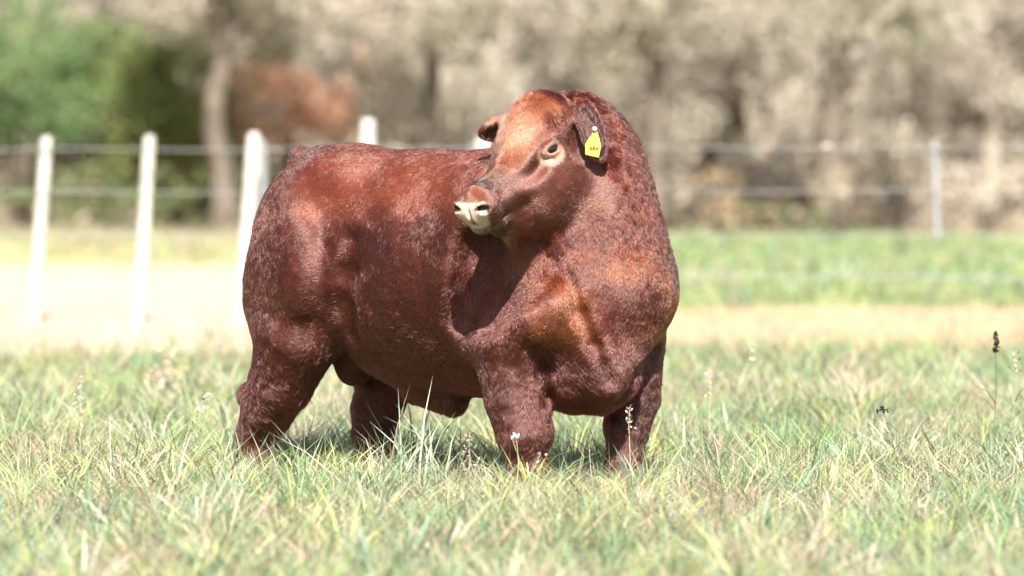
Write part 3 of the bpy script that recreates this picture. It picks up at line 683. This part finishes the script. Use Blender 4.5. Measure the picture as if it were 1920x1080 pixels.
def coat(n):
    A = np.linalg.norm(quad_normals(BV, BQ), axis=1); cen = BV[BQ].mean(1)
    rg = regions(cen); h, nz, nk, lg, a, b, c = rg
    facing = ((BN[BQ[:, 0]]) @ np.array([.3, 1, .1]))         # denser on the side seen
    wgt = A*np.where(facing < -.35, .25, 1)*(1+1.3*h)*(1-nz)*(cen[:, 2] > .06)
    de = np.sqrt(((a-EYE[0])/.036)**2 + ((c-EYE[2])/.023)**2); wgt[(h > .5) & (de < 1.0) & (np.abs(b) > .09)] = 0
    q = rng.choice(len(BQ), n, p=wgt/wgt.sum()); s, t = rng.random((2, n, 1))
    v = BV[BQ[q]]; P = (v[:, 0]*(1-s)+v[:, 1]*s)*(1-t) + (v[:, 3]*(1-s)+v[:, 2]*s)*t
    vn = BN[BQ[q]]; N = (vn[:, 0]*(1-s)+vn[:, 1]*s)*(1-t) + (vn[:, 3]*(1-s)+vn[:, 2]*s)*t; N /= np.linalg.norm(N, axis=1, keepdims=True)
    h, nz, nk, lg, a, b, c = regions(P)
    D = np.tile(np.array([-.75, 0, -.65]), (n, 1)); D[:, 2] -= sstep(-P[:, 0], .35, .6)*1.2
    D = mix(D, (0, 0, -1.0), np.maximum(nk, lg)); D = mix(D, (-.1, -.05, -1.0), sstep(P[:, 0], .6, .8)*(1-h))
    hd = (HR[0]*.55)[None]*np.sign(.30-a+.05)[:, None]*0 + HR[0][None]*(-.35+1.05*sstep(c, .10, .24))[:, None] - HR[2][None]*(.6-.5*sstep(c, .10, .24))[:, None] + (HR[1][None]*(b*2)[:, None])
    D = D*(1-h[:, None]) + hd*h[:, None]
    D -= N*(D*N).sum(1, keepdims=True); D /= np.linalg.norm(D, axis=1, keepdims=True)+1e-9
    S = np.cross(N, D)
    ang = (fbm(P, 7, 31, 2)-.5)*1.4 + (fbm(P, 38, 41, 2)-.5)*(1.1+.9*np.maximum(nk, lg))*(1-.3*h) + rng.normal(0, .11, n)
    D = D*np.cos(ang)[:, None] + S*np.sin(ang)[:, None]
    L = .019 + .010*np.maximum(nk, lg) - .006*h*(c < .17) + .016*h*sstep(c, .16, .24)*sstep(.24-a, 0, .08)
    de2 = np.sqrt(((a-EYE[0])/.07)**2 + ((c-EYE[2])/.05)**2); L = np.where((h > .5) & (de2 < 1), .008, L)
    L = np.where((h > .5) & (a > .36), .010+.014*(c < -.07), L)
    back = sstep(P[:, 2], 1.12, 1.26)*(1-nk)*(1-h)*(P[:, 0] < .6); L = L*(1-.35*back)
    scro = np.linalg.norm((P-sv(664, 683, .03))/np.array([.12, .11, .12]), axis=1) < 1; L[scro] = .005
    L *= rng.uniform(.6, 1.25, n)
    lift = np.clip(.36 + .2*np.maximum(nk, lg*.7) - .16*back + (.28+.17*np.maximum(nk, lg))*(1-.7*back)*(fbm(P, 30, 51, 2)-.5), .22, .8)[:, None]*np.ones((n, 1))
    K = 4; out = np.zeros((n, K, 3)); cv = rng.normal(0, .25, (n, 1))
    for k in range(K):
        f = k/(K-1)
        out[:, k] = P - N*.0006 + L[:, None]*(D*f*(1-.15*f) + N*lift*(f - .45*f*f) + np.cross(N, D)*cv*f*f)
    hc_ = bpy.data.hair_curves.new('coat'); hc_.add_curves([K]*n)
    hc_.points.foreach_set('position', (b2w(out.reshape(-1, 3))-BC).astype(np.float32).ravel())
    r = np.tile(np.array([.0008, .00075, .0005, .00015]), n)
    ra = hc_.attributes.get('radius') or hc_.attributes.new('radius', 'FLOAT', 'POINT'); ra.data.foreach_set('value', r.astype(np.float32))
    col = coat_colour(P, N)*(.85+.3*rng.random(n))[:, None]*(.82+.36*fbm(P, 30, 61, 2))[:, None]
    ca = hc_.attributes.new('col', 'FLOAT_COLOR', 'CURVE'); cc = np.ones((n, 4), np.float32); cc[:, :3] = col*ALB; ca.data.foreach_set('color', cc.ravel())
    m = bpy.data.materials.new('hair'); m.use_nodes = True; nt = m.node_tree; nt.nodes.clear()
    o_ = nt.nodes.new('ShaderNodeOutputMaterial'); p_ = nt.nodes.new('ShaderNodeBsdfHairPrincipled'); at = nt.nodes.new('ShaderNodeAttribute'); at.attribute_name = 'col'
    p_.parametrization = 'COLOR'; p_.inputs['Roughness'].default_value = .27; p_.inputs['Radial Roughness'].default_value = .6
    nt.links.new(at.outputs['Color'], p_.inputs['Color']); nt.links.new(p_.outputs[0], o_.inputs[0])
    hc_.materials.append(m)
    o = bpy.data.objects.new('coat', hc_); C.objects.link(o); o.parent = bull
    return o
coat(60000 if QUICK else 470000)

# ---- eyes
def ball(c, r, R, mat, name, parent=bull, n=20, squash=None):
    th = np.linspace(0, PI, n+1); ph = np.linspace(0, 2*PI, 2*n, endpoint=False)
    V = np.array([[math.sin(t)*math.cos(p), math.sin(t)*math.sin(p), math.cos(t)] for t in th for p in ph])*r
    Q = [[i*2*n+j, (i+1)*2*n+j, (i+1)*2*n+(j+1) % (2*n), i*2*n+(j+1) % (2*n)] for i in range(n) for j in range(2*n)]
    return bull_mesh(name, V @ R + c, mat, Q=Q, smooth=True, parent=parent)
em, nt_, b_ = new_mat('eye', .06, (.008, .005, .004), .8)
for s in (-1, 1):
    ball(hp(EYE[0], s*(EYE[1]-.008), EYE[2]+.001), np.array([.037, .025, .024]), HR, em, 'eye')
# ---- hooves
hm, nt_, b_ = new_mat('hoof', .5, (.03, .022, .018))
for key, P in LEGS.items():
    base = P[-1].copy(); base[2] = 0; hb = empty('hoof'); hb.parent = bull; Vs = []; Qs = []
    bpy.data.objects.remove(hb)
    for s in (-1, 1):
        k0 = len(Vs); n = 12
        for zz, sc_ in ((.0, 1.0), (.035, .93), (.075, .80), (.085, .6)):
            for j in range(n):
                t = 2*PI*j/n; Vs.append(base + np.array([.035+.070*sc_*math.cos(t)-zz*.35, s*.036+.034*sc_*math.sin(t), zz]))
        for i in range(3):
            for j in range(n): Qs.append([k0+i*n+j, k0+i*n+(j+1) % n, k0+(i+1)*n+(j+1) % n, k0+(i+1)*n+j])
    bull_mesh('hoof', np.array(Vs), hm, Q=Qs)
# ---- ear tag, hung from the near ear
tagm, nt_, b_ = new_mat('tag_plastic', .45, (.66, .64, .10)); inkm, _, _ = new_mat('tag_ink', .7, (.05, .06, .02)); pinm, _, _ = new_mat('tag_pin', .5, (.35, .33, .30))
def wtag(x, y): return scr(1113+x, 232+y, 0)
TY = min(float(b2w(surf_px(x, y))[1]) for x, y in ((1113, 240), (1108, 255), (1120, 255), (1104, 280), (1124, 280), (1113, 290), (1106, 292))) - .016
tc = w2b(scr(1113, 270, TY)); pxm = TY/FPX
tag_o = empty('ear_tag', (0, 0, 0)); tag_o.parent = bull; tag_o['label'] = 'yellow plastic ear tag with dark printed number'
tx = w2b(BC+np.array([.93, -.36, 0])); ty = w2b(BC+np.array([.10, .0, 1.0])); tx -= ty*(tx@ty)/(ty@ty); tx /= np.linalg.norm(tx); ty /= np.linalg.norm(ty); tn = np.cross(tx, ty)
out2 = [(-13, -21), (12, -24), (14, -2), (9, 12), (5, 22), (2, 30), (-3, 30), (-4, 20), (-9, 10), (-15, -2)]
pl = np.array([tc + tx*x*pxm*1.08 + ty*y*pxm for x, y in out2])
if np.dot(b2w(tn)-b2w(np.zeros(3)), [0, -1, 0]) < 0: tn = -tn
n = len(pl); V = np.concatenate([pl+tn*.0015, pl-tn*.0015]); bm_faces = [[i, (i+1) % n, n+(i+1) % n, n+i] for i in range(n)]
tt = [[0, i, i+1] for i in range(1, n-1)] + [[n, n+i+1, n+i] for i in range(1, n-1)]
bull_mesh('tag_plate', V, tagm, Q=bm_faces, T=tt, parent=tag_o)
ball(tc+ty*28*pxm+tn*.006, np.array([.012, .012, .006]), np.stack([tx, ty, tn]), pinm, 'tag_pin', parent=tag_o, n=8)
fc = bpy.data.curves.new('tag_print', 'FONT'); fc.body = '168A'; fc.size = .025; fc.align_x = 'CENTER'; fc.align_y = 'CENTER'; fc.extrude = .0003; fc.offset = .0002
fo = bpy.data.objects.new('tag_print', fc); C.objects.link(fo)
bpy.context.view_layer.update()
fm = bpy.data.meshes.new_from_object(fo.evaluated_get(bpy.context.evaluated_depsgraph_get())); bpy.data.objects.remove(fo)
X_, Y_, Z_ = (b2w(q)-b2w(np.zeros(3)) for q in (tx, ty, tn)); pos = b2w(tc - ty*8*pxm + tn*.004)-BC
fm.transform(Matrix([[X_[i], Y_[i], Z_[i], pos[i]] for i in range(3)] + [[0, 0, 0, 1]]))
fm.materials.clear(); fm.materials.append(inkm); fm.name = 'tag_number'
fo = bpy.data.objects.new('tag_number', fm); C.objects.link(fo); fo.parent = tag_o
